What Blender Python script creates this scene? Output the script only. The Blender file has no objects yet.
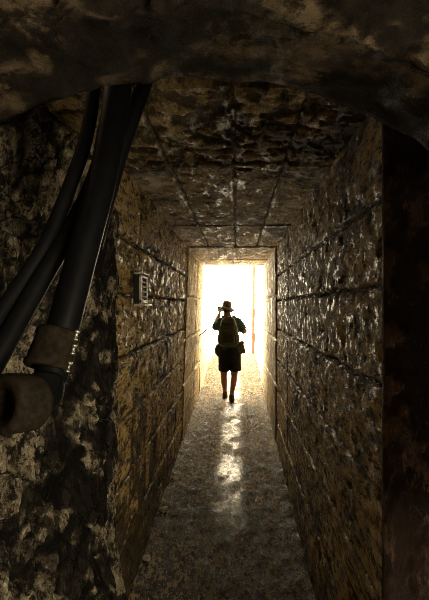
import bpy, bmesh, math, random
import numpy as np
from mathutils import Vector, Matrix

# ------------------------------------------------------------------ camera, sky, sun, exposure
S = bpy.context.scene
COL = S.collection
CAMZ = 2.02                      # lens height above the world zero (floor climbs towards the exit)
FPX = 470.0                      # focal length in pixels of a 429x600 frame
cam = bpy.data.cameras.new('camera'); cam_o = bpy.data.objects.new('view_camera', cam); COL.objects.link(cam_o)
cam.sensor_width = 36; cam.sensor_fit = 'AUTO'; cam.lens = FPX / 600 * 36
cam.shift_x = -(236.6 - 214.5) / 600; cam.shift_y = 7.0 / 600
cam.clip_start = 0.02
cam_o.location = (0, 0, CAMZ); cam_o.rotation_euler = (math.pi / 2, 0, 0)
S.camera = cam_o

W = bpy.data.worlds.new('sky'); S.world = W; W.use_nodes = True
nt = W.node_tree; nt.nodes.clear()
bg = nt.nodes.new('ShaderNodeBackground'); wo = nt.nodes.new('ShaderNodeOutputWorld')
bg.inputs['Color'].default_value = (1.0, 0.86, 0.61, 1); bg.inputs['Strength'].default_value = 11.0
nt.links.new(bg.outputs[0], wo.inputs[0])

S.view_settings.view_transform = 'Standard'; S.view_settings.look = 'None'
S.view_settings.gamma = 1; S.view_settings.use_curve_mapping = False
S.view_settings.exposure = 0.6
S.cycles.use_denoising = True; S.cycles.denoising_prefilter = 'NONE'; S.cycles.filter_width = .8
S.cycles.max_bounces = 6; S.cycles.diffuse_bounces = 5; S.cycles.glossy_bounces = 3
S.cycles.sample_clamp_indirect = 4; S.cycles.caustics_reflective = False; S.cycles.caustics_refractive = False


def portal(name, loc, rot, sx, sy):
    """sampling guide for the sky through an opening; gives off no light of its own"""
    l = bpy.data.lights.new(name, 'AREA'); l.shape = 'RECTANGLE'; l.size = sx; l.size_y = sy
    l.cycles.is_portal = True
    o = bpy.data.objects.new(name, l); COL.objects.link(o); o.location = loc; o.rotation_euler = rot


# ------------------------------------------------------------------ helpers
def floor_z(y):
    return 0.001 + 0.0561 * np.asarray(y, float)


def _hash(ix, iy, iz, seed):
    h = (ix.astype(np.int64) * 374761393 + iy.astype(np.int64) * 668265263 + iz.astype(np.int64) * 2147483647 + seed * 1274126177) & 0xFFFFFFFF
    h = ((h ^ (h >> 13)) * 1274126177) & 0xFFFFFFFF
    h = ((h ^ (h >> 16)) * 2246822519) & 0xFFFFFFFF
    return ((h ^ (h >> 15)) & 0xFFFFFF) / float(0xFFFFFF)


def vnoise(p, seed=0):
    f = np.floor(p); t = p - f; t = t * t * (3 - 2 * t); i = f.astype(np.int64)
    r = 0
    for dx in (0, 1):
        wx = t[:, 0] if dx else 1 - t[:, 0]
        for dy in (0, 1):
            wy = t[:, 1] if dy else 1 - t[:, 1]
            for dz in (0, 1):
                wz = t[:, 2] if dz else 1 - t[:, 2]
                r = r + wx * wy * wz * _hash(i[:, 0] + dx, i[:, 1] + dy, i[:, 2] + dz, seed)
    return r                                                     # 0..1


def fbm(p, octv=4, seed=0, gain=.5):
    a = 1; s = 0; tot = 0; q = p.copy()
    for k in range(octv):
        s = s + a * vnoise(q, seed + 17 * k); tot += a; a *= gain; q = q * 2.03 + 11.3
    return s / tot


def cells(p, seed=0):
    """distance to nearest and second feature point and the id of the nearest"""
    f = np.floor(p).astype(np.int64); d1 = np.full(len(p), 9.0); d2 = d1.copy(); cid = np.zeros(len(p))
    for dx in (-1, 0, 1):
        for dy in (-1, 0, 1):
            for dz in (-1, 0, 1):
                a, b, c = f[:, 0] + dx, f[:, 1] + dy, f[:, 2] + dz
                q = np.stack([a + _hash(a, b, c, seed), b + _hash(a, b, c, seed + 1), c + _hash(a, b, c, seed + 2)], 1)
                d = np.sqrt(((q - p) ** 2).sum(1)); near = d < d1
                d2 = np.where(near, d1, np.minimum(d2, d)); cid = np.where(near, _hash(a, b, c, seed + 3), cid); d1 = np.where(near, d, d1)
    return d1, d2, cid


def smooth(a, b, x):
    t = np.clip((x - a) / (b - a), 0, 1); return t * t * (3 - 2 * t)


def link(name, me, mat=None, parent=None):
    o = bpy.data.objects.new(name, me); COL.objects.link(o)
    if mat: me.materials.append(mat)
    if parent: o.parent = parent
    return o


def tag(o, label=None, cat=None, group=None, kind=None):
    if label: o['label'] = label
    if cat: o['category'] = cat
    if group: o['group'] = group
    if kind: o['kind'] = kind
    return o


def thing(name, label, cat, loc=(0, 0, 0), rot=(0, 0, 0), group=None):
    o = bpy.data.objects.new(name, None); COL.objects.link(o); o.empty_display_size = .1
    o.location = loc; o.rotation_euler = rot
    return tag(o, label, cat, group)


def slab_grid(name, P, N, thick, mat, attrs=None, kind='structure'):
    """a surface P[nu,nv,3] (already displaced) closed behind into a slab along -N"""
    nu, nv = P.shape[:2]
    V = P.reshape(-1, 3); idx = np.arange(nu * nv).reshape(nu, nv)
    q = np.stack([idx[:-1, :-1], idx[1:, :-1], idx[1:, 1:], idx[:-1, 1:]], -1).reshape(-1, 4)
    e1 = P[nu // 2 + 1, nv // 2] - P[nu // 2, nv // 2]; e2 = P[nu // 2, nv // 2 + 1] - P[nu // 2, nv // 2]
    n_mid = N if np.ndim(N) == 1 else N[nu // 2, nv // 2]
    flip = np.dot(np.cross(e1, e2), n_mid) < 0
    ring = np.concatenate([idx[:, 0], idx[-1, 1:], idx[-2::-1, -1], idx[0, -2:0:-1]])
    Nf = np.broadcast_to(N, P.shape).reshape(-1, 3)
    back = V[ring] - Nf[ring] * thick
    nb = len(V) + np.arange(len(ring)); r2 = np.roll(ring, -1); nb2 = np.roll(nb, -1)
    side = np.stack([ring, nb, nb2, r2], -1)
    faces = q.tolist() + side.tolist() + [nb[::-1].tolist()]
    if flip: faces = [f[::-1] for f in faces]
    me = bpy.data.meshes.new(name); me.from_pydata(np.concatenate([V, back]).tolist(), [], faces); me.update()
    sm = np.ones(len(faces), bool); sm[len(q):] = False
    me.polygons.foreach_set('use_smooth', sm)
    for k, a in (attrs or {}).items():
        at = me.attributes.new(k, 'FLOAT', 'POINT')
        at.data.foreach_set('value', np.concatenate([a.reshape(-1), np.zeros(len(ring))]).astype(np.float32))
    o = link(name, me, mat)
    if kind: o['kind'] = kind
    return o


def mesh_from_bm(name, bm, mat, parent=None, sm=True):
    me = bpy.data.meshes.new(name); bmesh.ops.recalc_face_normals(bm, faces=bm.faces)
    bm.to_mesh(me); bm.free()
    for p in me.polygons: p.use_smooth = sm
    return link(name, me, mat, parent)


def add_box(bm, c, s, rot=None, bev=0.0):
    r = bmesh.ops.create_cube(bm, size=1); vs = r['verts']
    m = Matrix.Translation(c) @ (rot.to_4x4() if rot else Matrix.Identity(4)) @ Matrix.Diagonal((*s, 1))
    bmesh.ops.transform(bm, matrix=m, verts=vs)
    if bev:
        es = list({e for v in vs for e in v.link_edges})
        bmesh.ops.bevel(bm, geom=es, offset=bev, segments=2, profile=.5, affect='EDGES')


def add_ball(bm, c, r, rot=None, seg=20):
    q = bmesh.ops.create_uvsphere(bm, u_segments=seg, v_segments=seg // 2 + 2, radius=1)
    m = Matrix.Translation(c) @ (rot.to_4x4() if rot else Matrix.Identity(4)) @ Matrix.Diagonal((*r, 1))
    bmesh.ops.transform(bm, matrix=m, verts=q['verts'])


def catmull(pts, n):
    pts = [np.array(p, float) for p in pts]; P = [2 * pts[0] - pts[1]] + pts + [2 * pts[-1] - pts[-2]]; out = []
    for i in range(1, len(P) - 2):
        for k in range(n):
            t = k / n; a, b, c, d = P[i - 1:i + 3]
            out.append(.5 * (2 * b + (c - a) * t + (2 * a - 5 * b + 4 * c - d) * t * t + (3 * b - a - 3 * c + d) * t ** 3))
    out.append(pts[-1]); return out


def add_tube(bm, pts, rad, seg=14, flat=1.0, flat_dir=None, cap=True, hollow=0.0):
    """sweep of a round (or flattened) section; rad one number or one per point"""
    pts = [Vector(p) for p in pts]; n = len(pts)
    rad = [rad] * n if isinstance(rad, (int, float)) else list(rad)
    T = [(pts[min(i + 1, n - 1)] - pts[max(i - 1, 0)]).normalized() for i in range(n)]
    u = Vector(flat_dir) if flat_dir else T[0].orthogonal()
    rings = []
    for i in range(n):
        u = (u - T[i] * u.dot(T[i])).normalized(); w = T[i].cross(u)
        rings.append([bm.verts.new(pts[i] + (u * math.cos(a) * rad[i] * flat + w * math.sin(a) * rad[i]))
                      for a in (2 * math.pi * k / seg for k in range(seg))])
    for a, b in zip(rings, rings[1:]):
        for k in range(seg): bm.faces.new((a[k], a[(k + 1) % seg], b[(k + 1) % seg], b[k]))
    if cap:
        bm.faces.new(rings[0][::-1]); bm.faces.new(rings[-1])
    return rings


def add_lathe(bm, prof, axis_o, axis_d, seg=32):
    """prof: list of (distance along axis, radius), closed loop when first == last"""
    d = Vector(axis_d).normalized(); u = d.orthogonal().normalized(); w = d.cross(u); o = Vector(axis_o)
    closed = prof[0] == prof[-1]; pr = prof[:-1] if closed else prof
    R = [[bm.verts.new(o + d * t + (u * math.cos(a) + w * math.sin(a)) * r) for a in (2 * math.pi * k / seg for k in range(seg))] for t, r in pr]
    prs = list(zip(R, R[1:])) + ([(R[-1], R[0])] if closed else [])
    for a, b in prs:
        for k in range(seg): bm.faces.new((a[k], a[(k + 1) % seg], b[(k + 1) % seg], b[k]))
    if not closed:
        bm.faces.new(R[0][::-1]); bm.faces.new(R[-1])


def add_loft(bm, secs, seg=28, sq=2.0):
    """secs: (cx, cy, cz, rx, ry) horizontal super-ellipse sections from bottom to top"""
    R = []
    for cx, cy, cz, rx, ry in secs:
        r = []
        for k in range(seg):
            a = 2 * math.pi * k / seg; c, s = math.cos(a), math.sin(a)
            r.append(bm.verts.new((cx + rx * math.copysign(abs(c) ** (2 / sq), c), cy + ry * math.copysign(abs(s) ** (2 / sq), s), cz)))
        R.append(r)
    for a, b in zip(R, R[1:]):
        for k in range(seg): bm.faces.new((a[k], a[(k + 1) % seg], b[(k + 1) % seg], b[k]))
    bm.faces.new(R[0][::-1]); bm.faces.new(R[-1])


def fused(name, bm, mat, parent, voxel=.008, it=3):
    """melt overlapping shapes of one body into one continuous surface"""
    o = mesh_from_bm(name, bm, mat, parent)
    m = o.modifiers.new('fuse', 'REMESH'); m.mode = 'VOXEL'; m.voxel_size = voxel; m.use_smooth_shade = True
    k = o.modifiers.new('smooth', 'SMOOTH'); k.factor = .5; k.iterations = it
    dg = bpy.context.evaluated_depsgraph_get()
    me = bpy.data.meshes.new_from_object(o.evaluated_get(dg)); old = o.data
    o.modifiers.clear(); o.data = me
    if not me.materials: me.materials.append(mat)
    for p in me.polygons: p.use_smooth = True
    bpy.data.meshes.remove(old); me.name = name
    return o


# ------------------------------------------------------------------ materials
class NT:
    def __init__(s, name):
        s.m = bpy.data.materials.new(name); s.m.use_nodes = True; s.t = s.m.node_tree; s.t.nodes.clear()
        s.out = s.n('ShaderNodeOutputMaterial'); s.b = s.n('ShaderNodeBsdfPrincipled'); s.l(s.b.outputs[0], s.out.inputs[0])
        s.co = s.n('ShaderNodeTexCoord').outputs['Object']

    def n(s, k): return s.t.nodes.new(k)
    def l(s, a, b): s.t.links.new(a, b)

    def noise(s, scale, detail=6, rough=.6, stretch=None, dist=0.0):
        n = s.n('ShaderNodeTexNoise'); n.inputs['Scale'].default_value = scale; n.inputs['Detail'].default_value = detail
        n.inputs['Roughness'].default_value = rough; n.inputs['Distortion'].default_value = dist; v = s.co
        if stretch:
            mp = s.n('ShaderNodeMapping'); mp.inputs['Scale'].default_value = stretch; s.l(s.co, mp.inputs[0]); v = mp.outputs[0]
        s.l(v, n.inputs['Vector']); return n.outputs['Fac']

    def voro(s, scale, feat='F1', stretch=None):
        n = s.n('ShaderNodeTexVoronoi'); n.feature = feat; n.inputs['Scale'].default_value = scale; v = s.co
        if stretch:
            mp = s.n('ShaderNodeMapping'); mp.inputs['Scale'].default_value = stretch; s.l(s.co, mp.inputs[0]); v = mp.outputs[0]
        s.l(v, n.inputs['Vector']); return n.outputs['Distance']

    def rng(s, v, a, b, lo, hi):
        n = s.n('ShaderNodeMapRange'); n.interpolation_type = 'SMOOTHSTEP'; s.l(v, n.inputs[0])
        for i, x in enumerate((a, b, lo, hi)): n.inputs[i + 1].default_value = x
        return n.outputs[0]

    def mix(s, f, a, b):
        n = s.n('ShaderNodeMix'); n.data_type = 'RGBA'
        for v, i in ((f, n.inputs[0]), (a, n.inputs[6]), (b, n.inputs[7])):
            if isinstance(v, (tuple, list)): i.default_value = (*v, 1)
            elif isinstance(v, (int, float)): i.default_value = v
            else: s.l(v, i)
        return n.outputs[2]

    def math(s, op, a, b):
        n = s.n('ShaderNodeMath'); n.operation = op
        for v, i in ((a, n.inputs[0]), (b, n.inputs[1])):
            if isinstance(v, (int, float)): i.default_value = v
            else: s.l(v, i)
        return n.outputs[0]

    def attr(s, name):
        n = s.n('ShaderNodeAttribute'); n.attribute_name = name; return n.outputs['Fac']

    def bump(s, h, strength=.5, dist=.02, prev=None):
        n = s.n('ShaderNodeBump')
        if isinstance(strength, (int, float)): n.inputs['Strength'].default_value = strength
        else: s.l(strength, n.inputs['Strength'])
        n.inputs['Distance'].default_value = dist
        s.l(h, n.inputs['Height'])
        if prev: s.l(prev, n.inputs['Normal'])
        return n.outputs[0]

    def done(s, col, rough, normal=None, metal=0.0, spec=.5):
        for v, k in ((col, 'Base Color'), (rough, 'Roughness')):
            i = s.b.inputs[k]
            if isinstance(v, (tuple, list)): i.default_value = (*v, 1)
            elif isinstance(v, (int, float)): i.default_value = v
            else: s.l(v, i)
        s.b.inputs['Metallic'].default_value = metal
        i = s.b.inputs['Specular IOR Level']
        if isinstance(spec, float): i.default_value = spec
        else: s.l(spec, i)
        if normal: s.l(normal, s.b.inputs['Normal'])
        return s.m


def concrete(name, c1, c2, dark, streak=(24, 6, 17), wet=(.25, .75), dark_amt=(.50, .56), bump=1.0, spec=.5, bd=.014, grain=1.0, glint=1.0):
    t = NT(name)
    sk = lambda f: tuple(v * f for v in streak)
    n1 = t.noise(2.2, 8, .65); n2 = t.noise(1.0, 10, .76, streak, .25); n3 = t.noise(1.0, 4, .7, sk(3.6)); n4 = t.noise(1.0, 9, .72, sk(.28), .3)
    flake = t.noise(1.0, 8, .75, sk(1.9))
    col = t.mix(t.rng(n1, .38, .62, 0, 1), c1, c2)
    col = t.mix(t.rng(flake, .53, .60, 0, .7 * grain), col, tuple(min(.8, v * 1.75) for v in c1))
    col = t.mix(t.rng(flake, .475, .42, 0, .9 * grain), col, dark)
    col = t.mix(t.rng(n2, dark_amt[0], dark_amt[1], 0, .94), col, dark)
    col = t.mix(t.rng(n4, .52, .59, 0, .85), col, dark)
    col = t.mix(t.attr('stain_shade'), col, dark)
    col = t.mix(t.attr('lime'), col, (.95, .90, .76))
    r = t.rng(t.noise(1.0, 7, .65, (14 * glint, 4 * glint, 6 * glint)), .50, .62, wet[1], wet[0])
    b = t.bump(n2, bump, bd * 1.5)
    b = t.bump(flake, bump, bd, b)
    b = t.bump(n3, bump * .5, bd * .4, b)
    return t.done(col, r, b, spec=spec)


M = {}
M['wall'] = concrete('weathered_ochre_concrete', (.62, .41, .15), (.46, .295, .10), (.028, .018, .007), spec=.20, wet=(.34, .85), bd=.010, dark_amt=(.52, .58), glint=3.0)
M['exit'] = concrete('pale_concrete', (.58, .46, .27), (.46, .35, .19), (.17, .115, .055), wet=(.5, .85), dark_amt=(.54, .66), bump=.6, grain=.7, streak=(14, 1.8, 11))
M['ceil'] = concrete('stained_ceiling_concrete', (.50, .36, .155), (.37, .26, .108), (.026, .018, .009), streak=(14, 6, 8), dark_amt=(.54, .64), wet=(.5, .85), bump=.8, grain=.7, spec=.3)
M['rock'] = concrete('broken_rock', (.52, .43, .29), (.34, .27, .18), (.014, .011, .008), streak=(13, 13, 8), dark_amt=(.50, .56), wet=(.25, .8), bd=.04, spec=.22)
M['parapet'] = concrete('lightened_concrete', (.80, .72, .56), (.72, .63, .47), (.4, .32, .2), wet=(.7, .9), dark_amt=(.6, .7), bump=.5, grain=.3)  # outdoor brightness put into the colour of the outside walls
M['shade_dark'] = concrete('shade_dark_render', (.16, .10, .068), (.10, .064, .045), (.034, .023, .018), streak=(12, 12, 6), wet=(.6, .85), bump=.7, grain=.5, spec=.08)  # base colour darkened to carry the shade of faces turned from the light
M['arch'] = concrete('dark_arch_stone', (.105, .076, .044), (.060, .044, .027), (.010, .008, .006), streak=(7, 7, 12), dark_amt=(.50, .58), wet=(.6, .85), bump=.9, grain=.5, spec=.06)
M['plain'] = concrete('chamber_render', (.14, .11, .08), (.1, .08, .055), (.03, .025, .02))


def floor_mat():
    t = NT('wet_gritty_floor')
    n1 = t.noise(1.6, 8, .65); n2 = t.noise(12, 8, .75, (1.1, .55, 1)); n3 = t.noise(75, 4, .7, (1, .5, 1)); n4 = t.noise(34, 6, .7, (1, .45, 1))
    col = t.mix(t.rng(n1, .35, .65, 0, 1), (.37, .285, .17), (.24, .185, .11))
    col = t.mix(t.rng(n2, .485, .535, 0, .94), col, (.020, .016, .010))
    col = t.mix(t.rng(n4, .505, .545, 0, .92), col, (.016, .012, .007))
    col = t.mix(t.rng(n3, .55, .66, 0, .7), col, (.5, .41, .28))
    r = t.math('MAXIMUM', t.math('SUBTRACT', t.rng(n2, .4, .65, .85, .50), t.math('MULTIPLY', t.attr('worn'), .42)), .16)
    k = t.math('SUBTRACT', .85, t.math('MULTIPLY', t.attr('worn'), .6))
    b = t.bump(n2, k, .03); b = t.bump(n4, k, .02, b); b = t.bump(n3, .45, .008, b)
    return t.done(col, r, b, spec=t.math('ADD', .22, t.math('MULTIPLY', t.attr('worn'), .45)))


M['floor'] = floor_mat()


def simple(name, c, rough, metal=0.0, var=.25, scale=30, bump=.15, spec=.5, dirt=None):
    t = NT(name); n = t.noise(scale, 5, .6); m = t.noise(scale * .15, 5, .6)
    col = t.mix(t.rng(n, .3, .7, 0, 1), tuple(x * (1 - var) for x in c), tuple(min(1, x * (1 + var)) for x in c))
    if dirt: col = t.mix(t.rng(m, .45, .62, 0, .8), col, dirt)
    return t.done(col, t.rng(m, .3, .7, max(.05, rough - .08), min(1, rough + .1)), t.bump(n, bump, .004), metal, spec)


M['pipe'] = simple('black_plastic', (.004, .004, .0045), .46, bump=.08, spec=.10)
M['hose'] = simple('black_rubber', (.004, .004, .0045), .5, bump=.1, spec=.10)
M['coupling'] = simple('dusty_brown_rubber', (.016, .012, .008), .9, var=.4, scale=60, bump=.5, spec=.05)
M['steel'] = simple('dull_steel', (.55, .52, .46), .35, 1.0)
M['white'] = simple('white_painted_metal', (.85, .82, .74), .4, dirt=(.6, .52, .38))
M['slat'] = simple('grey_louvre', (.70, .67, .60), .5)
M['black'] = simple('black_housing', (.012, .011, .010), .6)
M['rust'] = simple('rusty_iron', (.14, .045, .010), .8, .0, dirt=(.08, .025, .006))
M['post'] = simple('rust_brown_post', (.15, .085, .038), .8, dirt=(.10, .055, .024))
M['stone'] = simple('pale_stone', (.34, .29, .21), .7, scale=25, bump=.8)
M['skin'] = simple('tanned_skin', (.30, .16, .095), .5, var=.08, scale=90, bump=.05)
M['hair'] = simple('dark_hair', (.02, .014, .01), .6, scale=200, bump=.6)
M['shirt'] = simple('teal_cotton', (.036, .075, .088), .85, var=.12, scale=70, bump=.3, spec=.2)
M['shorts'] = simple('black_shorts_cloth', (.014, .015, .014), .9, var=.2, scale=60, bump=.3, spec=.2)
M['hat'] = simple('olive_hat_cloth', (.12, .115, .075), .85, var=.15, scale=90, bump=.3, spec=.2)
M['pack'] = simple('olive_nylon', (.045, .048, .024), .65, var=.2, scale=80, bump=.3)
M['pack2'] = simple('dark_olive_nylon', (.028, .031, .018), .7, var=.2, scale=80, bump=.3)
M['strap'] = simple('green_webbing', (.06, .075, .022), .7, var=.2, scale=120, bump=.3)
M['pouch'] = simple('khaki_pouch_cloth', (.085, .072, .040), .75, var=.2, scale=80, bump=.3)
M['shoe'] = simple('black_shoe', (.018, .015, .013), .6)
M['ground'] = simple('sunlit_dust', (.6, .54, .43), .9, scale=12, bump=.4)

# ------------------------------------------------------------------ setting: passage
XL0, XL1, XR, ZC = -.69, -.6075, .496, CAMZ + .756       # left wall leans: foot, head; right wall; ceiling
Y_MOUTH_R, Y_MOUTH_L, Y_JOINT, Y_ROOF = 1.59, 2.2, 5.875, 8.46
SEAMS = [.385, .075, -.285, -.66, -1.04, -1.42]          # board marks, heights relative to the lens
SEAMS_EXIT = [.14, -.41, -.97]


def left_x(z, y):
    return XL0 + (XL1 - XL0) * np.clip((z - floor_z(y)) / (ZC - floor_z(y)), 0, 1)


def groove(d, w): return np.exp(-(d / w) ** 2)


def wall_side(name, side, y0, y1, seams, mat, inset, amp, ny, nz, gw=.011, gd=.034, joints=()):
    yy = y0 + (y1 - y0) * np.linspace(0, 1, ny) ** 1.25
    Y, V = np.meshgrid(yy, np.linspace(0, 1, nz), indexing='ij')
    zb = floor_z(Y) - .12; Z = zb + (ZC + .02 - zb) * V
    X = left_x(Z, Y) if side < 0 else np.full_like(Y, XR)
    p = np.stack([X, Y, Z], -1).reshape(-1, 3)
    h = amp * (fbm(p * np.array([3, 3, 2.2]), 4, 3) - .5) * 1.6
    rough = fbm(p * np.array([16, 8, 16]), 4, 9)
    h += amp * .8 * (rough - .5) * 2
    pit = fbm(p * np.array([9, 5, 9]), 4, 21); h -= amp * .9 * smooth(.58, .72, pit)
    yf, zf = p[:, 1], p[:, 2] - CAMZ
    wob = .012 * (fbm(p * np.array([0, 2.5, 0]) + 3, 3, 5) - .5)
    stain_shade = np.zeros(len(p)); chip = .6 + .8 * vnoise(p * np.array([0, 14, 0]) + 5, 40)
    for k, s in enumerate(seams):
        d = zf - s - wob * (1 + k % 3); g = groove(d, gw * chip)
        h -= gd * g; stain_shade = np.maximum(stain_shade, .97 * g)
        h += .008 * (((k * 37) % 5) / 5 - .4) * smooth(-.01, .01, d) * (k % 2 * 2 - 1)
    for j in joints:
        g = groove(yf - j + wob, gw); h -= gd * g; stain_shade = np.maximum(stain_shade, .8 * g)
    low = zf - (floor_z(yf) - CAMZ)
    stain_shade = np.maximum(stain_shade, .75 * smooth(.30, .02, low + .25 * (fbm(p * np.array([0, 5, 0]), 3, 8) - .5)))
    if side < 0:                                                     # drip streaks plus painted darkening where the side opening over-lights the near foot
        drip = fbm(p * np.array([0, 9, .9]) + 4, 4, 44)
        reach = 1.15 * smooth(5.2, 2.4, yf) + .5 * (drip - .5) * 4
        stain_shade = np.maximum(stain_shade, .88 * smooth(.18, -.18, low - reach) * smooth(.30, .42, fbm(p * np.array([9, 6, 7]), 4, 46) + .15 * smooth(.8, .2, low)))
    h += .02 * smooth(.08, -.02, low) * fbm(p * 6, 3, 31)
    n = np.array([1.0 if side < 0 else -1.0, 0, 0])
    p[:, 0] += n[0] * (h + inset)
    return slab_grid(name, p.reshape(ny, nz, 3), n, .15 if side < 0 else .85, mat, {'stain_shade': stain_shade, 'lime': np.zeros(len(p))})


wall_side('wall_left', -1, Y_MOUTH_L, Y_JOINT, SEAMS, M['wall'], 0, .008, 330, 430, joints=(3.05, 5.2))
wall_side('wall_right', 1, Y_MOUTH_R, Y_JOINT, SEAMS, M['wall'], 0, .009, 350, 430, joints=(4.6,))
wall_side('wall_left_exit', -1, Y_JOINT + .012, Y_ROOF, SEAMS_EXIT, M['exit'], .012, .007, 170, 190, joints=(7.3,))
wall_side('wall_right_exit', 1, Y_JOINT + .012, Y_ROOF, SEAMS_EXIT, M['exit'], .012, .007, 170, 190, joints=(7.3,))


def ceiling(name, y0, y1, seams, mat, drop, ny, nx, flaky, cross=()):
    yy = y0 + (y1 - y0) * np.linspace(0, 1, ny) ** 1.2
    Y, X = np.meshgrid(yy, np.linspace(XL1 - .1, XR + .1, nx), indexing='ij')
    p = np.stack([X, Y, np.full_like(X, ZC)], -1).reshape(-1, 3)
    h = .016 * (fbm(p * np.array([3, 2.5, 1]), 4, 61) - .5) + .012 * (fbm(p * np.array([14, 18, 1]), 4, 63) - .5)
    stain_shade = .5 * smooth(.55, .7, fbm(p * np.array([5, 3, 1]), 4, 65)); lime = np.zeros(len(p))
    for s in seams:
        g = groove(p[:, 0] - s - .01 * (fbm(p * np.array([0, 3, 0]), 3, 66) - .5), .009); h -= .02 * g; stain_shade = np.maximum(stain_shade, .95 * g)
    for s in cross:
        g = groove(p[:, 1] - s, .02); h -= .02 * g; stain_shade = np.maximum(stain_shade, .7 * g)
    if flaky:
        edge = 2.58 + .22 * (fbm(p * np.array([5, 0, 0]) + 2, 4, 71) - .5)
        near = smooth(.012, -.012, p[:, 1] - edge)
        fl = smooth(.50, .56, fbm(p * np.array([17, 19, 1]), 5, 73))
        h += .014 * near; h -= .008 * near * fl
        stain_shade = np.maximum(stain_shade, near * fl * .85); stain_shade = np.maximum(stain_shade, .25 * near)
        big = groove(np.hypot((p[:, 0] - .36) * 1.3, (p[:, 1] - 2.05)), .36)
        stain_shade = np.maximum(stain_shade, np.clip(big * 1.4, 0, .85) * smooth(.38, .5, fbm(p * 7, 4, 75)))
        lip = groove(p[:, 1] - edge - .012, .010); lime = np.maximum(lime, .5 * lip)
        for cx, cy, r in ((-.53, 2.86, .17), (.41, 3.45, .17)):
            d = np.hypot((p[:, 0] - cx), (p[:, 1] - cy) * .7)
            lime = np.maximum(lime, smooth(r, r * .2, d) * smooth(.30, .50, fbm(p * np.array([16, 9, 1]), 4, 77)))
    p[:, 2] -= h + drop
    return slab_grid(name, p.reshape(ny, nx, 3), np.array([0, 0, -1.0]), .4, mat, {'stain_shade': stain_shade, 'lime': lime})


ceiling('ceiling', Y_MOUTH_R, Y_JOINT, (-.357, -.012, .255), M['ceil'], 0, 360, 190, True, (4.35,))
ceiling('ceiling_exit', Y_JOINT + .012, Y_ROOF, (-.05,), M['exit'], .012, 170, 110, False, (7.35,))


def make_floor():
    ny, nx = 560, 150
    yy = -3.2 + 16.3 * np.linspace(0, 1, ny) ** .95
    Y, X = np.meshgrid(yy, np.linspace(-1.0, .95, nx), indexing='ij')
    p = np.stack([X, Y, floor_z(Y)], -1).reshape(-1, 3)
    h = .03 * (fbm(p * np.array([2.5, 2, 0]), 3, 81) - .5) + .028 * (fbm(p * np.array([11, 9, 0]), 4, 83) - .5)
    h += .012 * np.abs(fbm(p * np.array([26, 20, 0]), 3, 85) - .5) * 2
    x, y = p[:, 0], p[:, 1]
    rut = .015 * (fbm(p * np.array([0, 1.5, 0]), 3, 87) - .5)
    for s in (-.33, .17, -.12): h -= .010 * groove(x - s - rut * 3, .02)
    edge = smooth(.12, 0, np.minimum(x - XL0, XR - x)); h += .05 * edge * fbm(p * np.array([8, 6, 0]), 3, 89)
    worn = smooth(.20, .05, np.abs(x + .07 + rut)) * smooth(3.6, 4.6, y) * (.35 + .65 * smooth(.38, .55, fbm(p * np.array([8, 5, 0]), 3, 95)))
    worn += .55 * smooth(.24, .06, np.hypot((x + .07) * 1.3, (y - 5.0) * .42)) * smooth(.36, .5, fbm(p * np.array([12, 5, 0]), 3, 97))
    h *= 1 - .5 * np.clip(worn, 0, 1)
    p[:, 2] += h * .9 - .012
    o = slab_grid('floor', p.reshape(ny, nx, 3), np.array([0, 0, 1.0]), .3, M['floor'], {'worn': worn})
    return o


make_floor()

# ---- outside the far end: low parapet on the left, tall wall on the right, sunlit ground
def ext_wall(name, side, y0, y1, top0, top1, mat):
    ny, nz = 90, 90
    Y, V = np.meshgrid(np.linspace(y0, y1, ny), np.linspace(0, 1, nz), indexing='ij')
    top = top0 + (top1 - top0) * (Y - y0) / (y1 - y0); zb = floor_z(Y) - .1
    Z = zb + (top - zb) * V
    X = np.full_like(Y, XL0 + .03 if side < 0 else XR + .01)
    p = np.stack([X, Y, Z], -1).reshape(-1, 3)
    h = .03 * (fbm(p * 4, 4, 91) - .5); p[:, 0] += (-side) * h
    p[:, 2] += .06 * (fbm(p * np.array([0, 4, 0]), 4, 93) - .5) * V.reshape(-1)
    return slab_grid(name, p.reshape(ny, nz, 3), np.array([-float(side), 0, 0]), .3, mat, {'stain_shade': np.zeros(len(p)), 'lime': np.zeros(len(p))})


ext_wall('wall_left_parapet', -1, Y_ROOF + .005, 12.7, CAMZ - .40, CAMZ - .62, M['parapet'])
ext_wall('wall_right_outside', 1, Y_ROOF + .005, 13.3, CAMZ + 1.35, CAMZ + 1.35, M['parapet'])

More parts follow.
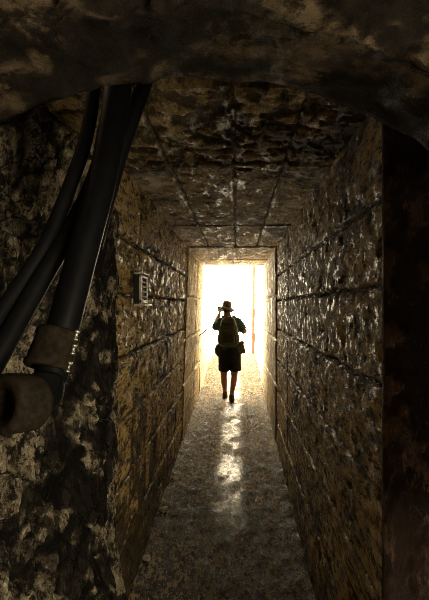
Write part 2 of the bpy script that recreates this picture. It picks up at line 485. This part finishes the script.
# ---- near end: broken rock on the left, shade-coloured face on the right, vestibule, arch
def rock_wall():
    nu, nv = 330, 420
    U, V = np.meshgrid(np.linspace(0, 1, nu), np.linspace(0, 1, nv), indexing='ij')
    # plan path from the chamber side to the mouth of the passage
    path = np.array([(-1.25, .55), (-1.12, 1.15), (-.98, 1.62), (-.82, 1.92), (-.64, 2.12), (-.645, 2.45)])
    t = np.linspace(0, 1, len(path))
    X = np.interp(U, t, path[:, 0]); Y = np.interp(U, t, path[:, 1])
    Z = -.15 + (ZC + .35) * V
    low = smooth(.95, .0, Z)                      # the foot of the rock juts out
    X = X + .17 * low * smooth(0, .5, U) ; Y = Y - .12 * low
    p = np.stack([X, Y, Z], -1).reshape(-1, 3)
    n = np.array([.72, -.69, 0])
    q = p + .10 * (np.stack([fbm(p * 4, 3, 5), fbm(p * 4, 3, 6), fbm(p * 4, 3, 7)], 1) - .5)
    a, b, cid = cells(q * np.array([7, 7, 3.2]), 11)
    a2, b2, cid2 = cells(q * np.array([13, 13, 8]), 19)
    h = .055 * (cid - .5) + .085 * (cid2 - .5) + .16 * (fbm(p * 2.2, 4, 13) - .5)
    sh = p @ np.array([[.80, .25, -.45], [.1, .9, .2], [.50, -.2, .84]]).T          # slanting shards
    h += .11 * (np.abs(fbm(sh * np.array([9, 9, 2.6]), 4, 15) - .5) * 2 - .25) + .13 * (fbm(p * np.array([20, 20, 13]), 4, 16) - .5)
    crack = smooth(.10, .0, b - a); h -= .025 * crack + .02 * smooth(.10, 0, b2 - a2)
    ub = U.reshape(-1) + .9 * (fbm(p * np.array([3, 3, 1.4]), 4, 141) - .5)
    band = smooth(.50, .62, ub) * smooth(.42, .5, fbm(p * 9, 4, 143))  # patchy darkening, denser towards the passage
    taper = smooth(1.0, .80, U).reshape(-1)       # ties back to the passage wall
    h = h * (.35 + .65 * taper) + .01 + .035 * smooth(.62, .8, U).reshape(-1)
    p = p + n * h[:, None]
    slab_grid('wall_rock_side', p.reshape(nu, nv, 3), n, .35, M['rock'], {'stain_shade': np.clip(crack * .6 + .95 * band + .8 * smooth(.09, .0, b2 - a2) * smooth(.42, .55, fbm(p * 7, 3, 147)), 0, 1), 'lime': np.zeros(len(p))})


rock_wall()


def face_wall():
    ny, nz = 150, 300
    X, Z = np.meshgrid(np.linspace(XR - .004, 1.45, ny), np.linspace(-.1, ZC + .55, nz), indexing='ij')
    p = np.stack([X, np.full_like(X, Y_MOUTH_R - .015), Z], -1).reshape(-1, 3)
    f = smooth(.50, .54, fbm(p * np.array([5, 1, 3]), 5, 101))
    h = .010 * f + .016 * (fbm(p * 6, 4, 103) - .5)
    p[:, 1] -= h * smooth(-.004, .02, p[:, 0] - XR)
    slab_grid('wall_front', p.reshape(ny, nz, 3), np.array([0, -1.0, 0]), .018, M['shade_dark'], {'stain_shade': .9 * (1 - f), 'lime': .0 * f})


face_wall()


def plain_box(name, c, s, mat):
    bm = bmesh.new(); add_box(bm, c, s)
    o = mesh_from_bm(name, bm, mat, None, False); o['kind'] = 'structure'; return o


# lintel over the mouth, vestibule sides and roof, and the chamber the camera stands in
plain_box('trim_lintel', (-.1, Y_MOUTH_R + .42, ZC + .29), (1.3, .8, .5), M['shade_dark'])
plain_box('ceiling_vestibule', (.0, 1.45, ZC + .62), (3.2, 1.3, .16), M['shade_dark'])
plain_box('wall_vestibule_right', (1.42, 1.25, 1.6), (.12, .72, 3.6), M['shade_dark'])
plain_box('wall_chamber_left', (-1.75, -1.2, 1.6), (.2, 4.4, 3.7), M['plain'])
plain_box('ceiling_chamber', (0, -1.25, 3.45), (3.7, 4.1, .2), M['plain'])
plain_box('wall_back', (0, -3.3, 1.6), (3.7, .2, 3.7), M['plain'])
WY0, WY1, WZ0, WZ1 = -2.6, -.45, .6, 2.95                            # opening added in the chamber's right side to light the near end
bm = bmesh.new()
add_box(bm, (1.75, (-3.3 + WY0) / 2, 1.6), (.2, WY0 + 3.3, 3.7)); add_box(bm, (1.75, (WY1 + 1.0) / 2, 1.6), (.2, 1.0 - WY1, 3.7))
add_box(bm, (1.75, (WY0 + WY1) / 2, (WZ0 - .25) / 2), (.2, WY1 - WY0, WZ0 + .25)); add_box(bm, (1.75, (WY0 + WY1) / 2, (WZ1 + 3.45) / 2), (.2, WY1 - WY0, 3.45 - WZ1))
o = mesh_from_bm('wall_chamber_right', bm, M['plain'], None, False); o['kind'] = 'structure'
plain_box('floor_chamber', (0, -1.2, -.30), (3.7, 4.4, .2), M['floor'])


def arch_wall():
    """thick wall with a round-headed opening: front face, soffit and back face"""
    y0, y1 = .70, .92
    px = [(-150, 700), (-150, 330), (-110, 235), (-60, 167), (0, 123), (40, 104), (80, 93), (120, 85.5), (160, 81), (200, 79), (240, 80.5), (280, 86), (320, 96),
          (360, 113), (400, 133), (429, 151), (480, 190), (530, 240), (560, 310), (565, 700)]
    edge = [((x - 236.6) / FPX * y1, CAMZ - (y - 307) / FPX * y1) for x, y in px]
    edge = [tuple(v) for v in catmull([(*e, 0) for e in edge], 14)]
    edge = np.array([(e[0], max(e[1], -.1)) for e in edge])
    n = len(edge)
    # outer frame matched point by point
    outer = np.array([(-1.7, max(-.1, z)) if i < n * .12 else (1.7, max(-.1, z)) if i > n * .93 else
                      (np.clip(-1.7 + 3.4 * (i - n * .12) / (n * .81), -1.7, 1.7), 3.5) for i, (x, z) in enumerate(edge)])
    m = 110
    rows = []
    for k in range(14):                                             # soffit back to front
        y = y1 - (y1 - y0) * k / 13
        rows.append(np.stack([edge[:, 0], np.full(n, y), edge[:, 1]], 1))
    for k in range(1, m):                                           # front face outwards
        t = (k / (m - 1)) ** 1.3
        e = edge * (1 - t) + outer * t
        rows.append(np.stack([e[:, 0], np.full(n, y0), e[:, 1]], 1))
    P = np.stack(rows, 0); nu = len(rows); p = P.reshape(-1, 3)
    r1 = fbm(p * 5, 4, 111) - .5; r2 = fbm(p * 18, 4, 113) - .5
    front = (np.arange(nu) >= 13)[:, None] * np.ones((1, n)); fr = front.reshape(-1)
    p[:, 1] -= fr * (.10 * r1 + .06 * r2)
    p[:, 2] += (.022 * r2 + .02 * r1) * (1 - fr * smooth(0, .1, np.abs(p[:, 2] - 9)))
    row = np.repeat(np.arange(nu), n); fade = np.clip(1 - (row - 13) / 20, 0, 1) * (row >= 13)
    p[:, 2] += (.022 * r2 + .02 * r1) * fade
    P = p.reshape(nu, n, 3)
    V = P.reshape(-1, 3).tolist(); base = len(V)
    V += [(x, y1, z) for x, z in outer]; idx = np.arange(nu * n).reshape(nu, n)
    F = np.stack([idx[:-1, :-1], idx[1:, :-1], idx[1:, 1:], idx[:-1, 1:]], -1).reshape(-1, 4).tolist()
    F += [[int(idx[0, i]), int(idx[0, i + 1]), base + i + 1, base + i] for i in range(n - 1)]
    F += [[int(idx[-1, i + 1]), int(idx[-1, i]), base + i, base + i + 1] for i in range(n - 1)]
    me = bpy.data.meshes.new('wall_arch'); me.from_pydata(V, [], F); me.update()
    bm = bmesh.new(); bm.from_mesh(me); bmesh.ops.recalc_face_normals(bm, faces=bm.faces); bm.to_mesh(me); bm.free()
    for q in me.polygons: q.use_smooth = True
    at = me.attributes.new('stain_shade', 'FLOAT', 'POINT')
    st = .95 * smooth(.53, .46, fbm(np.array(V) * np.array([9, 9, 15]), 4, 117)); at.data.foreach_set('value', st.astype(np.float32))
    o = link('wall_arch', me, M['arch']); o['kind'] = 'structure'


arch_wall()
portal('exit_portal', (-.06, Y_ROOF + .02, 1.65), (math.pi / 2, 0, math.pi), 1.1, 2.3)
portal('side_portal', (1.64, (WY0 + WY1) / 2, (WZ0 + WZ1) / 2), (0, math.pi / 2, 0), WZ1 - WZ0, WY1 - WY0)

# ------------------------------------------------------------------ pipes on the left
def at(px, py, y):
    """the real point that lies y metres ahead, read off the photograph once"""
    return ((px - 236.6) / FPX * y, y, CAMZ - (py - 307) / FPX * y)


drain = thing('drain_pipe', 'thick straight black pipe with brown coupling running down the left rock wall', 'pipe', at(62, 335, 1.2))
O = Vector(drain.location)


def rel(p): return Vector(p) - O


bm = bmesh.new()
main = [at(124, 20, 1.50), at(117.5, 95, 1.45), at(110, 140, 1.41), at(101, 185, 1.36), at(83.5, 250, 1.28), at(69, 305, 1.22), at(60, 338, 1.19), at(52, 372, 1.16), at(47, 385, 1.14)]
add_tube(bm, [rel(p) for p in catmull(main, 6)], .0405, 28)
mesh_from_bm('pipe_shaft', bm, M['pipe'], drain)
a, b = rel(at(59, 331, 1.195)), rel(at(48, 369, 1.16)); d = (b - a); L = d.length
bm = bmesh.new()
add_lathe(bm, [(0, .041), (0, .050), (.006, .054), (L * .15, .054), (L * .2, .051), (L * .8, .057), (L * .85, .060), (L - .004, .060), (L, .056), (L, .041), (0, .041)], a, d, 40)
cp = mesh_from_bm('coupling', bm, M['coupling'], drain); cp['label'] = 'dusty brown rubber coupling'
for t, ang in ((.08, 0), (.45, 0), (.9, .3)):
    bm = bmesh.new(); dn = d.normalized(); side = Vector((1, -.25, .15)); side = (side - dn * side.dot(dn)).normalized()
    c = a + d * t + side * (.057 if t > .2 else .054)
    add_lathe(bm, [(-.012, .0045), (-.012, .0075), (-.005, .0075), (-.005, .0045), (.010, .0045), (.010, .007), (.014, .007)], c, dn, 12)
    q = mesh_from_bm('bolt', bm, M['steel'], cp)
bm = bmesh.new()                                                     # elbow turning to the left and towards the lens
el = [at(47, 380, 1.145), at(44, 395, 1.12), at(36, 402, 1.09), at(22, 404, 1.06)]
add_tube(bm, [rel(p) for p in catmull(el, 8)], .043, 28)
mesh_from_bm('elbow', bm, M['pipe'], drain)
a, b = rel(at(36, 402, 1.09)), rel(at(1, 404, 1.015)); d = b - a; L = d.length
bm = bmesh.new()
add_lathe(bm, [(0, .040), (0, .058), (.010, .064), (L * .5, .066), (L - .006, .066), (L, .062), (L, .036), (L * .3, .034), (L * .3, .030), (.01, .030), (0, .040)], a, d, 44)
fl = mesh_from_bm('flange_socket', bm, M['coupling'], drain); fl['label'] = 'dusty brown open flange socket'

cable = thing('black_hose', 'leftmost black hose, thinnest of the bundle, curving down the rock wall', 'hose', at(46, 247, 1.3), group='black hoses beside the pipe')
bm = bmesh.new(); O2 = Vector(cable.location)
add_tube(bm, [Vector(p) - O2 for p in catmull([at(97, 20, 1.55), at(93, 95, 1.5), at(85.5, 140, 1.46), at(70, 186, 1.40), at(46, 243, 1.32), at(18, 288, 1.25), at(-22, 345, 1.15), at(-70, 410, 1.05), (-.80, 1.04, 1.35), (-.80, 1.05, .07)], 8)],
         [.0205 + .002 * i / 72 for i in range(73)], 20)
mesh_from_bm('hose_body', bm, M['hose'], cable)
cable2 = thing('black_hose', 'black hose slanting left from behind the thick pipe, above the flange', 'hose', at(47, 268, 1.28), group='black hoses beside the pipe')
bm = bmesh.new(); O2 = Vector(cable2.location)
add_tube(bm, [Vector(p) - O2 for p in catmull([at(113, 85, 1.58), at(106, 140, 1.52), at(93, 185, 1.45), at(72, 228, 1.37), at(49, 266, 1.30), at(21, 315, 1.22), at(-16, 380, 1.12), at(-60, 450, 1.03), (-.69, 1.03, 1.20), (-.69, 1.04, .07)], 8)],
         .0275, 22)
mesh_from_bm('hose_body', bm, M['hose'], cable2)
cable3 = thing('black_hose', 'short black hose end showing right of the thick pipe under the arch', 'hose', at(140, 110, 1.5), group='black hoses beside the pipe')
bm = bmesh.new(); O2 = Vector(cable3.location)
add_tube(bm, [Vector(p) - O2 for p in catmull([at(158, 30, 1.57), at(147, 75, 1.55), at(135, 110, 1.53), at(121, 150, 1.50), at(108, 195, 1.46), at(93, 250, 1.38)], 8)], .026, 20)
mesh_from_bm('hose_body', bm, M['hose'], cable3)

# ------------------------------------------------------------------ louvred box on the left wall
yb, zb_ = 2.95, CAMZ + .105
xw = float(left_x(np.array(zb_), np.array(yb)))
box = thing('wall_vent', 'small white-framed louvred box fixed to the left wall', 'vent', (xw + .008, yb, zb_ - .10))
bm = bmesh.new(); add_box(bm, (.014, 0, .10), (.040, .20, .18), None, .004); mesh_from_bm('housing', bm, M['black'], box, False)
bm = bmesh.new()
x = .036
add_box(bm, (x, -.098, .100), (.014, .014, .176), None, .002); add_box(bm, (x, .098, .100), (.014, .014, .176), None, .002)
add_box(bm, (x, 0, .182), (.014, .210, .014), None, .002); add_box(bm, (x, 0, .030), (.014, .210, .022), None, .002)
mesh_from_bm('frame', bm, M['white'], box, False)
for k in range(4):
    bm = bmesh.new(); add_box(bm, (x + .001, 0, .062 + .030 * k), (.016, .185, .007), Matrix.Rotation(.5, 3, 'Y'), .001)
    mesh_from_bm('slat', bm, M['slat'], box, False)
bm = bmesh.new(); add_box(bm, (.034, 0, .008), (.070, .214, .014), None, .003); mesh_from_bm('sill', bm, M['white'], box, False)
bm = bmesh.new(); add_box(bm, (.030, -.01, .200), (.060, .20, .009), None, .002); mesh_from_bm('rain_cap', bm, M['white'], box, False)

# ------------------------------------------------------------------ things at the exit
px_, py_ = .475, 13.05
gp = thing('gate_post', 'slim rust-brown upright post with rusty hinges at the bright exit', 'post', (px_ + .01, py_, float(floor_z(py_))))
bm = bmesh.new(); add_tube(bm, [(-.03, 0, 0), (-.02, 0, 1.2), (.02, 0, 3.0)], .048, 4)
mesh_from_bm('shaft', bm, M['post'], gp, False)
for z in (.42, 1.12, 2.32):
    bm = bmesh.new(); add_box(bm, (.045 + .02 * (z > 2), -.045, z), (.10, .03, .22), None, .006)
    add_tube(bm, [(.02, -.065, z - .12), (.02, -.065, z + .12)], .018, 10)
    h = mesh_from_bm('hinge', bm, M['rust'], gp, False); h['label'] = 'rusty orange hinge'

rod = thing('iron_rod', 'thin rusty rod sticking out of the left wall near the exit', 'rod', (XL0 + .09, 8.15, CAMZ - .44))
bm = bmesh.new(); add_tube(bm, [(-.06, -.05, -.06), (.03, 0, .0), (.10, .05, .075), (.135, .06, .125)], .008, 8); mesh_from_bm('bar', bm, M['rust'], rod)


def stone(label, px, py, r, seed):
    # where the sight line of that pixel meets the floor
    k = (py - 307) / FPX; y = (CAMZ - .001) / (k + .0561); x = (px - 236.6) / FPX * y
    bm = bmesh.new(); bmesh.ops.create_icosphere(bm, subdivisions=4, radius=1)
    P = np.array([v.co[:] for v in bm.verts]); d = .6 + .8 * fbm(P * 1.3 + seed, 3, seed) + .15 * fbm(P * 5, 3, seed + 2)
    for v, s in zip(bm.verts, d): v.co = Vector((v.co.x * r * s * 1.2, v.co.y * r * s, v.co.z * r * s * .6))
    o = mesh_from_bm('stone', bm, M['stone'], None, True); o.location = (x, y, float(floor_z(y)) + r * .35); o.rotation_euler = (0, 0, seed)
    tag(o, label, 'stone', 'loose stones along the left wall')


stone('larger pale stone on the floor against the left wall', 163, 511, .035, 4)
stone('small pale stone at the lower left floor corner', 146, 560, .028, 9)

# ------------------------------------------------------------------ the walker
PY, PX0 = 7.98, -.1205
K = 60.15
person = thing('person', 'person in sun hat and dark shorts walking towards the bright exit, arm raised', 'person', (PX0, PY, float(floor_z(PY)) - .004))


def J(px, py, y=0.0):
    return Vector(((px - 229.5) / K, y, (402 - py) / K))


def limb(bm, pts, rad, seg=16, flat=1.0, fd=None, n=6):
    P = catmull(pts, n); t = np.linspace(0, len(pts) - 1, len(P)); R = np.interp(t, range(len(pts)), rad)
    add_tube(bm, P, R.tolist(), seg, flat, fd)


def hand(bm, wrist, fwd, palm_n, side, curl=.5):
    """palm, five unequal bent fingers; fwd along the hand, palm_n out of the palm, side = +1 thumb along fwd x palm_n"""
    f = Vector(fwd).normalized(); n = Vector(palm_n); n = (n - f * n.dot(f)).normalized(); s = f.cross(n) * side
    w = Vector(wrist)
    limb(bm, [w, w + f * .045, w + f * .085], [.030, .042, .040], 14, .5, n)
    for k, (off, ln) in enumerate(((.028, .066), (.010, .074), (-.009, .068), (-.027, .054))):
        b = w + f * (.082 - .004 * abs(k - 1)) + s * off; pts = [b - f * .02]; dv = f.copy(); p = b; pts.append(p)
        for j, q in enumerate((.45, .32, .23)):
            dv = (dv + n * curl * (.55 + .2 * j)).normalized(); p = p + dv * ln * q; pts.append(p)
        limb(bm, pts, [.010, .0095, .009, .0085, .0072], 10, n=3)
    b = w + f * .03 + s * .03
    limb(bm, [b - s * .012, b + s * .012 + f * .02 + n * .008, b + s * .018 + f * .045 + n * .022, b + s * .010 + f * .065 + n * .032], [.014, .012, .0105, .008], 10, n=3)


bm = bmesh.new()
# torso
add_loft(bm, [(J(229.5, 364).x, .0, .67, .10, .09), (0, 0, .69, .150, .112), (0, 0, .80, .158, .115), (-.01, .005, .92, .135, .098), (-.015, .0, 1.05, .148, .108), (-.018, -.005, 1.20, .165, .112),
              (-.02, -.005, 1.29, .165, .098), (-.022, 0, 1.355, .105, .075), (-.028, .005, 1.385, .06, .06)])
limb(bm, [J(228.3, 322), J(227.4, 317.5, .01), J(227.0, 312.5, .02)], [.085, .064, .060])
# head with face turned to the exit
hc = J(226.8, 309.2, .03)
add_ball(bm, hc + Vector((0, -.004, .018)), (.074, .093, .090)); add_ball(bm, hc + Vector((0, .035, -.055)), (.052, .055, .055))
add_ball(bm, hc + Vector((0, .094, -.022)), (.013, .020, .022)); add_ball(bm, hc + Vector((0, .084, .010)), (.045, .014, .010))
add_ball(bm, hc + Vector((0, .086, -.062)), (.022, .010, .010))
for s in (-1, 1):
    add_ball(bm, hc + Vector((s * .077, -.005, -.012)), (.012, .020, .032)); add_ball(bm, hc + Vector((s * .030, .082, -.004)), (.012, .010, .008))
# arms
SL, EL, WL = J(220.5, 322.5), J(213.6, 329.5, .13), J(218.6, 315.0, .22)
SR, ER, WR = J(237.2, 322.5), J(245.0, 333.0, .09), J(238.5, 324.5, .27)
limb(bm, [J(223.5, 321.5), SL, (SL + EL) / 2, EL], [.055, .060, .057, .050]); limb(bm, [EL, (EL * .6 + WL * .4), WL], [.050, .049, .031])
limb(bm, [J(234.2, 321.5), SR, (SR + ER) / 2, ER], [.055, .060, .057, .052]); limb(bm, [ER, (ER * .6 + WR * .4), WR], [.052, .049, .031])
hand(bm, WL + Vector((0, 0, .01)), (.18, .10, .95), (.85, .35, -.1), 1, .6)
hand(bm, WR, (-.62, .35, .60), (-.2, -.2, .9), -1, .6)
# legs
HL, KL, AL = J(224.6, 355), J(223.6, 378, .05), J(224.6, 395.4, .17)
HR, KR, AR = J(234.2, 355), J(234.4, 378, .03), J(231.8, 398.2, -.10)
AL.z = .085; AR.z = .085
for H, Kn, A in ((HL, KL, AL), (HR, KR, AR)):
    c = Kn * .66 + A * .34 + Vector((0, -.022, 0))
    limb(bm, [H, (H + Kn) / 2, Kn, c, Kn * .25 + A * .75, A], [.088, .074, .054, .054, .037, .034])
    limb(bm, [A + Vector((0, -.025, -.045)), A + Vector((0, .06, -.045)), A + Vector((0, .16, -.062))], [.034, .036, .024], 14)
fused('body', bm, M['skin'], person, .009, 3)
# hair under the hat
bm = bmesh.new(); add_ball(bm, hc + Vector((0, -.020, .008)), (.081, .088, .085)); fused('hair', bm, M['hair'], person, .012, 2)
# hat: crown, band and drooping brim
hr = Matrix.Rotation(math.radians(7), 3, 'Y') @ Matrix.Rotation(math.radians(-6), 3, 'X')
bm = bmesh.new(); top = []
seg = 40; prof = [(.0, .115), (.05, .113), (.072, .100), (.079, .075), (.083, .03), (.088, .006), (.100, -.004), (.120, -.020), (.145, -.040), (.141, -.046), (.117, -.030), (.098, -.014), (.084, -.004)]
R = []
for r, z in prof:
    ring = []
    for k in range(seg):
        a = 2 * math.pi * k / seg; wv = .010 * math.sin(3 * a + 1) + .008 * math.sin(5 * a) if r > .09 else 0
        rr = max(r, .002); ring.append(bm.verts.new(hr @ Vector((rr * math.cos(a) * .96, rr * math.sin(a) * 1.1, z + wv))))
    R.append(ring)
for a, b in zip(R, R[1:]):
    for k in range(seg): bm.faces.new((a[k], a[(k + 1) % seg], b[(k + 1) % seg], b[k]))
bm.faces.new(R[0]); bm.faces.new(R[-1])
bmesh.ops.translate(bm, verts=bm.verts, vec=hc + Vector((-.002, -.004, .020)))
hat = mesh_from_bm('sun_hat', bm, M['hat'], person); hat['label'] = 'olive cloth bucket hat'
bm = bmesh.new(); add_lathe(bm, [(-.008, .083), (-.008, .087), (.016, .0855), (.016, .081), (-.008, .083)], (0, 0, 0), (0, 0, 1), 40)
for v in bm.verts: v.co = hr @ Vector((v.co.x * .96, v.co.y * 1.1, v.co.z + .016)) + hc + Vector((-.002, -.004, .020))
mesh_from_bm('hat_band', bm, M['pack2'], hat)
# shirt
bm = bmesh.new()
add_loft(bm, [(-.003, 0, .83, .170, .128), (-.008, .0, .95, .155, .118), (-.015, .0, 1.06, .164, .122), (-.018, -.005, 1.20, .180, .126), (-.02, -.005, 1.295, .176, .110), (-.023, 0, 1.362, .130, .092), (-.028, .005, 1.408, .080, .074)])
for pts, rr in (([J(223.5, 321.8), SL, (SL + EL) / 2, SL * .22 + EL * .78], [.066, .080, .080, .076]), ([J(234.2, 321.8), SR, (SR + ER) / 2, SR * .25 + ER * .75], [.066, .080, .080, .076])):
    limb(bm, pts, rr)
fused('t_shirt', bm, M['shirt'], person, .010, 3)
# shorts
bm = bmesh.new()
add_loft(bm, [(0, 0, .64, .155, .12), (0, 0, .72, .176, .132), (0, 0, .80, .178, .132), (-.003, 0, .90, .160, .122)])
hemL, hemR = J(223.6, 372.6, .04), J(236.0, 372.4, .02)
limb(bm, [HL + Vector((0, 0, .02)), (HL + hemL) / 2, hemL], [.112, .100, .092]); limb(bm, [HR + Vector((.005, 0, .02)), (HR + hemR) / 2, hemR], [.112, .102, .098])
fused('shorts', bm, M['shorts'], person, .009, 2)
# shoes
for A in (AL, AR):
    bm = bmesh.new()
    add_loft(bm, [(A.x, A.y + .055, .0, .044, .138), (A.x, A.y + .055, .022, .048, .142), (A.x, A.y + .050, .045, .046, .130), (A.x, A.y + .015, .070, .042, .080), (A.x, A.y - .002, .105, .042, .050)], 28, 2.3)
    fused('shoe', bm, M['shoe'], person, .008, 2)

# things the walker carries
B = Vector(person.location)
def carried(name, label, cat, p):
    o = thing(name, label, cat, B + p); return o, p


bag, q = carried('backpack', 'dark olive backpack on the back of the walking person', 'backpack', J(228.6, 345, -.19))
bm = bmesh.new()
add_loft(bm, [(0, -.0, -.02, .115, .055), (0, -.005, .01, .152, .082), (0, -.01, .14, .158, .092), (.0, -.005, .28, .150, .088), (0, .005, .39, .125, .075), (0, .015, .445, .090, .055), (0, .02, .465, .04, .03)], 36, 2.7)
for s in (-1, 1): add_ball(bm, (s * .14, 0, .10), (.045, .06, .10))
fused('pack_body', bm, M['pack'], bag, .009, 3)
bm = bmesh.new(); add_loft(bm, [(0, -.085, .03, .090, .03), (0, -.095, .06, .108, .045), (0, -.095, .18, .104, .045), (0, -.085, .25, .085, .034)], 30, 2.8); fused('front_pocket', bm, M['pack2'], bag, .009, 2)
bm = bmesh.new(); add_loft(bm, [(0, -.062, .33, .115, .05), (0, -.066, .36, .122, .056), (0, -.03, .43, .100, .05), (0, -.01, .468, .06, .03)], 30, 2.5); fused('top_lid', bm, M['pack2'], bag, .009, 2)
for s in (-1, 1):
    bm = bmesh.new()
    limb(bm, [(s * .075, -.115, .33), (s * .10, -.12, .22), (s * .125, -.105, .10), (s * .13, -.07, .02)], [.013] * 4, 8, .35, (0, -1, 0)); o = mesh_from_bm('compression_strap', bm, M['strap'], bag); o['label'] = 'green webbing strap'
    bm = bmesh.new()
    limb(bm, [(s * .075, .05, .40), (s * .085, .12, .475), (s * .095, .22, .468), (s * .105, .305, .39), (s * .125, .312, .26), (s * .145, .25, .12), (s * .13, .07, .06)], [.026] * 7, 10, .3, (0, 0, 1)); mesh_from_bm('shoulder_strap', bm, M['pack2'], bag)
bm = bmesh.new(); limb(bm, [(-.035, -.03, .455), (-.03, -.045, .50), (.03, -.045, .50), (.035, -.03, .455)], [.009] * 4, 8); mesh_from_bm('haul_loop', bm, M['strap'], bag)

pouch, q = carried('shoulder_pouch', 'boxy khaki pouch hanging at the right hip of the walking person', 'pouch', J(242.4, 355, -.02))
rt = Matrix.Rotation(math.radians(-14), 3, 'Y')
bm = bmesh.new(); add_box(bm, rt @ Vector((0, 0, .11)), (.135, .12, .21), rt, .018); mesh_from_bm('pouch_body', bm, M['pouch'], pouch)
bm = bmesh.new(); add_box(bm, rt @ Vector((.004, -.004, .185)), (.147, .135, .05), rt, .012); mesh_from_bm('flap', bm, M['pack'], pouch)
bm = bmesh.new(); c = Vector((-J(242.4, 0).x, .02, .17)); limb(bm, [(-.05, -.05, .18), c + Vector((.06, -.155, .02)), c + Vector((-.10, -.150, .05)), c + Vector((-.185, -.02, .06)), c + Vector((-.10, .12, .05)), c + Vector((.08, .12, .03)), (-.05, .06, .17)], [.018] * 7, 10, .35, (0, -1, 0)); mesh_from_bm('belt', bm, M['pack2'], pouch)
wp, q = carried('waist_pack', 'dark soft pack bulging at the left hip of the walking person', 'waist pack', J(218.6, 358, -.02))
bm = bmesh.new(); add_loft(bm, [(.02, 0, 0, .035, .05), (.0, 0, .05, .062, .085), (-.005, 0, .13, .070, .09), (.015, 0, .20, .062, .075), (.03, 0, .235, .035, .045)], 26, 2.4)
fused('pack_body', bm, M['pack2'], wp, .009, 2)
bm = bmesh.new(); limb(bm, [(-.045, -.07, .19), (.0, -.098, .185), (.06, -.095, .20)], [.007] * 3, 8); mesh_from_bm('zip', bm, M['pack'], wp)

camr, q = carried('camera', 'small dark camera held up to the face of the walking person', 'camera', J(220.2, 309.6, .26))
bm = bmesh.new(); add_box(bm, (0, 0, 0), (.110, .05, .085), None, .008); mesh_from_bm('camera_body', bm, M['black'], camr)
bm = bmesh.new(); add_lathe(bm, [(.015, .026), (.06, .026), (.062, .022), (.05, .018)], (0, 0, 0), (0, 1, 0), 24); mesh_from_bm('lens', bm, M['black'], camr)
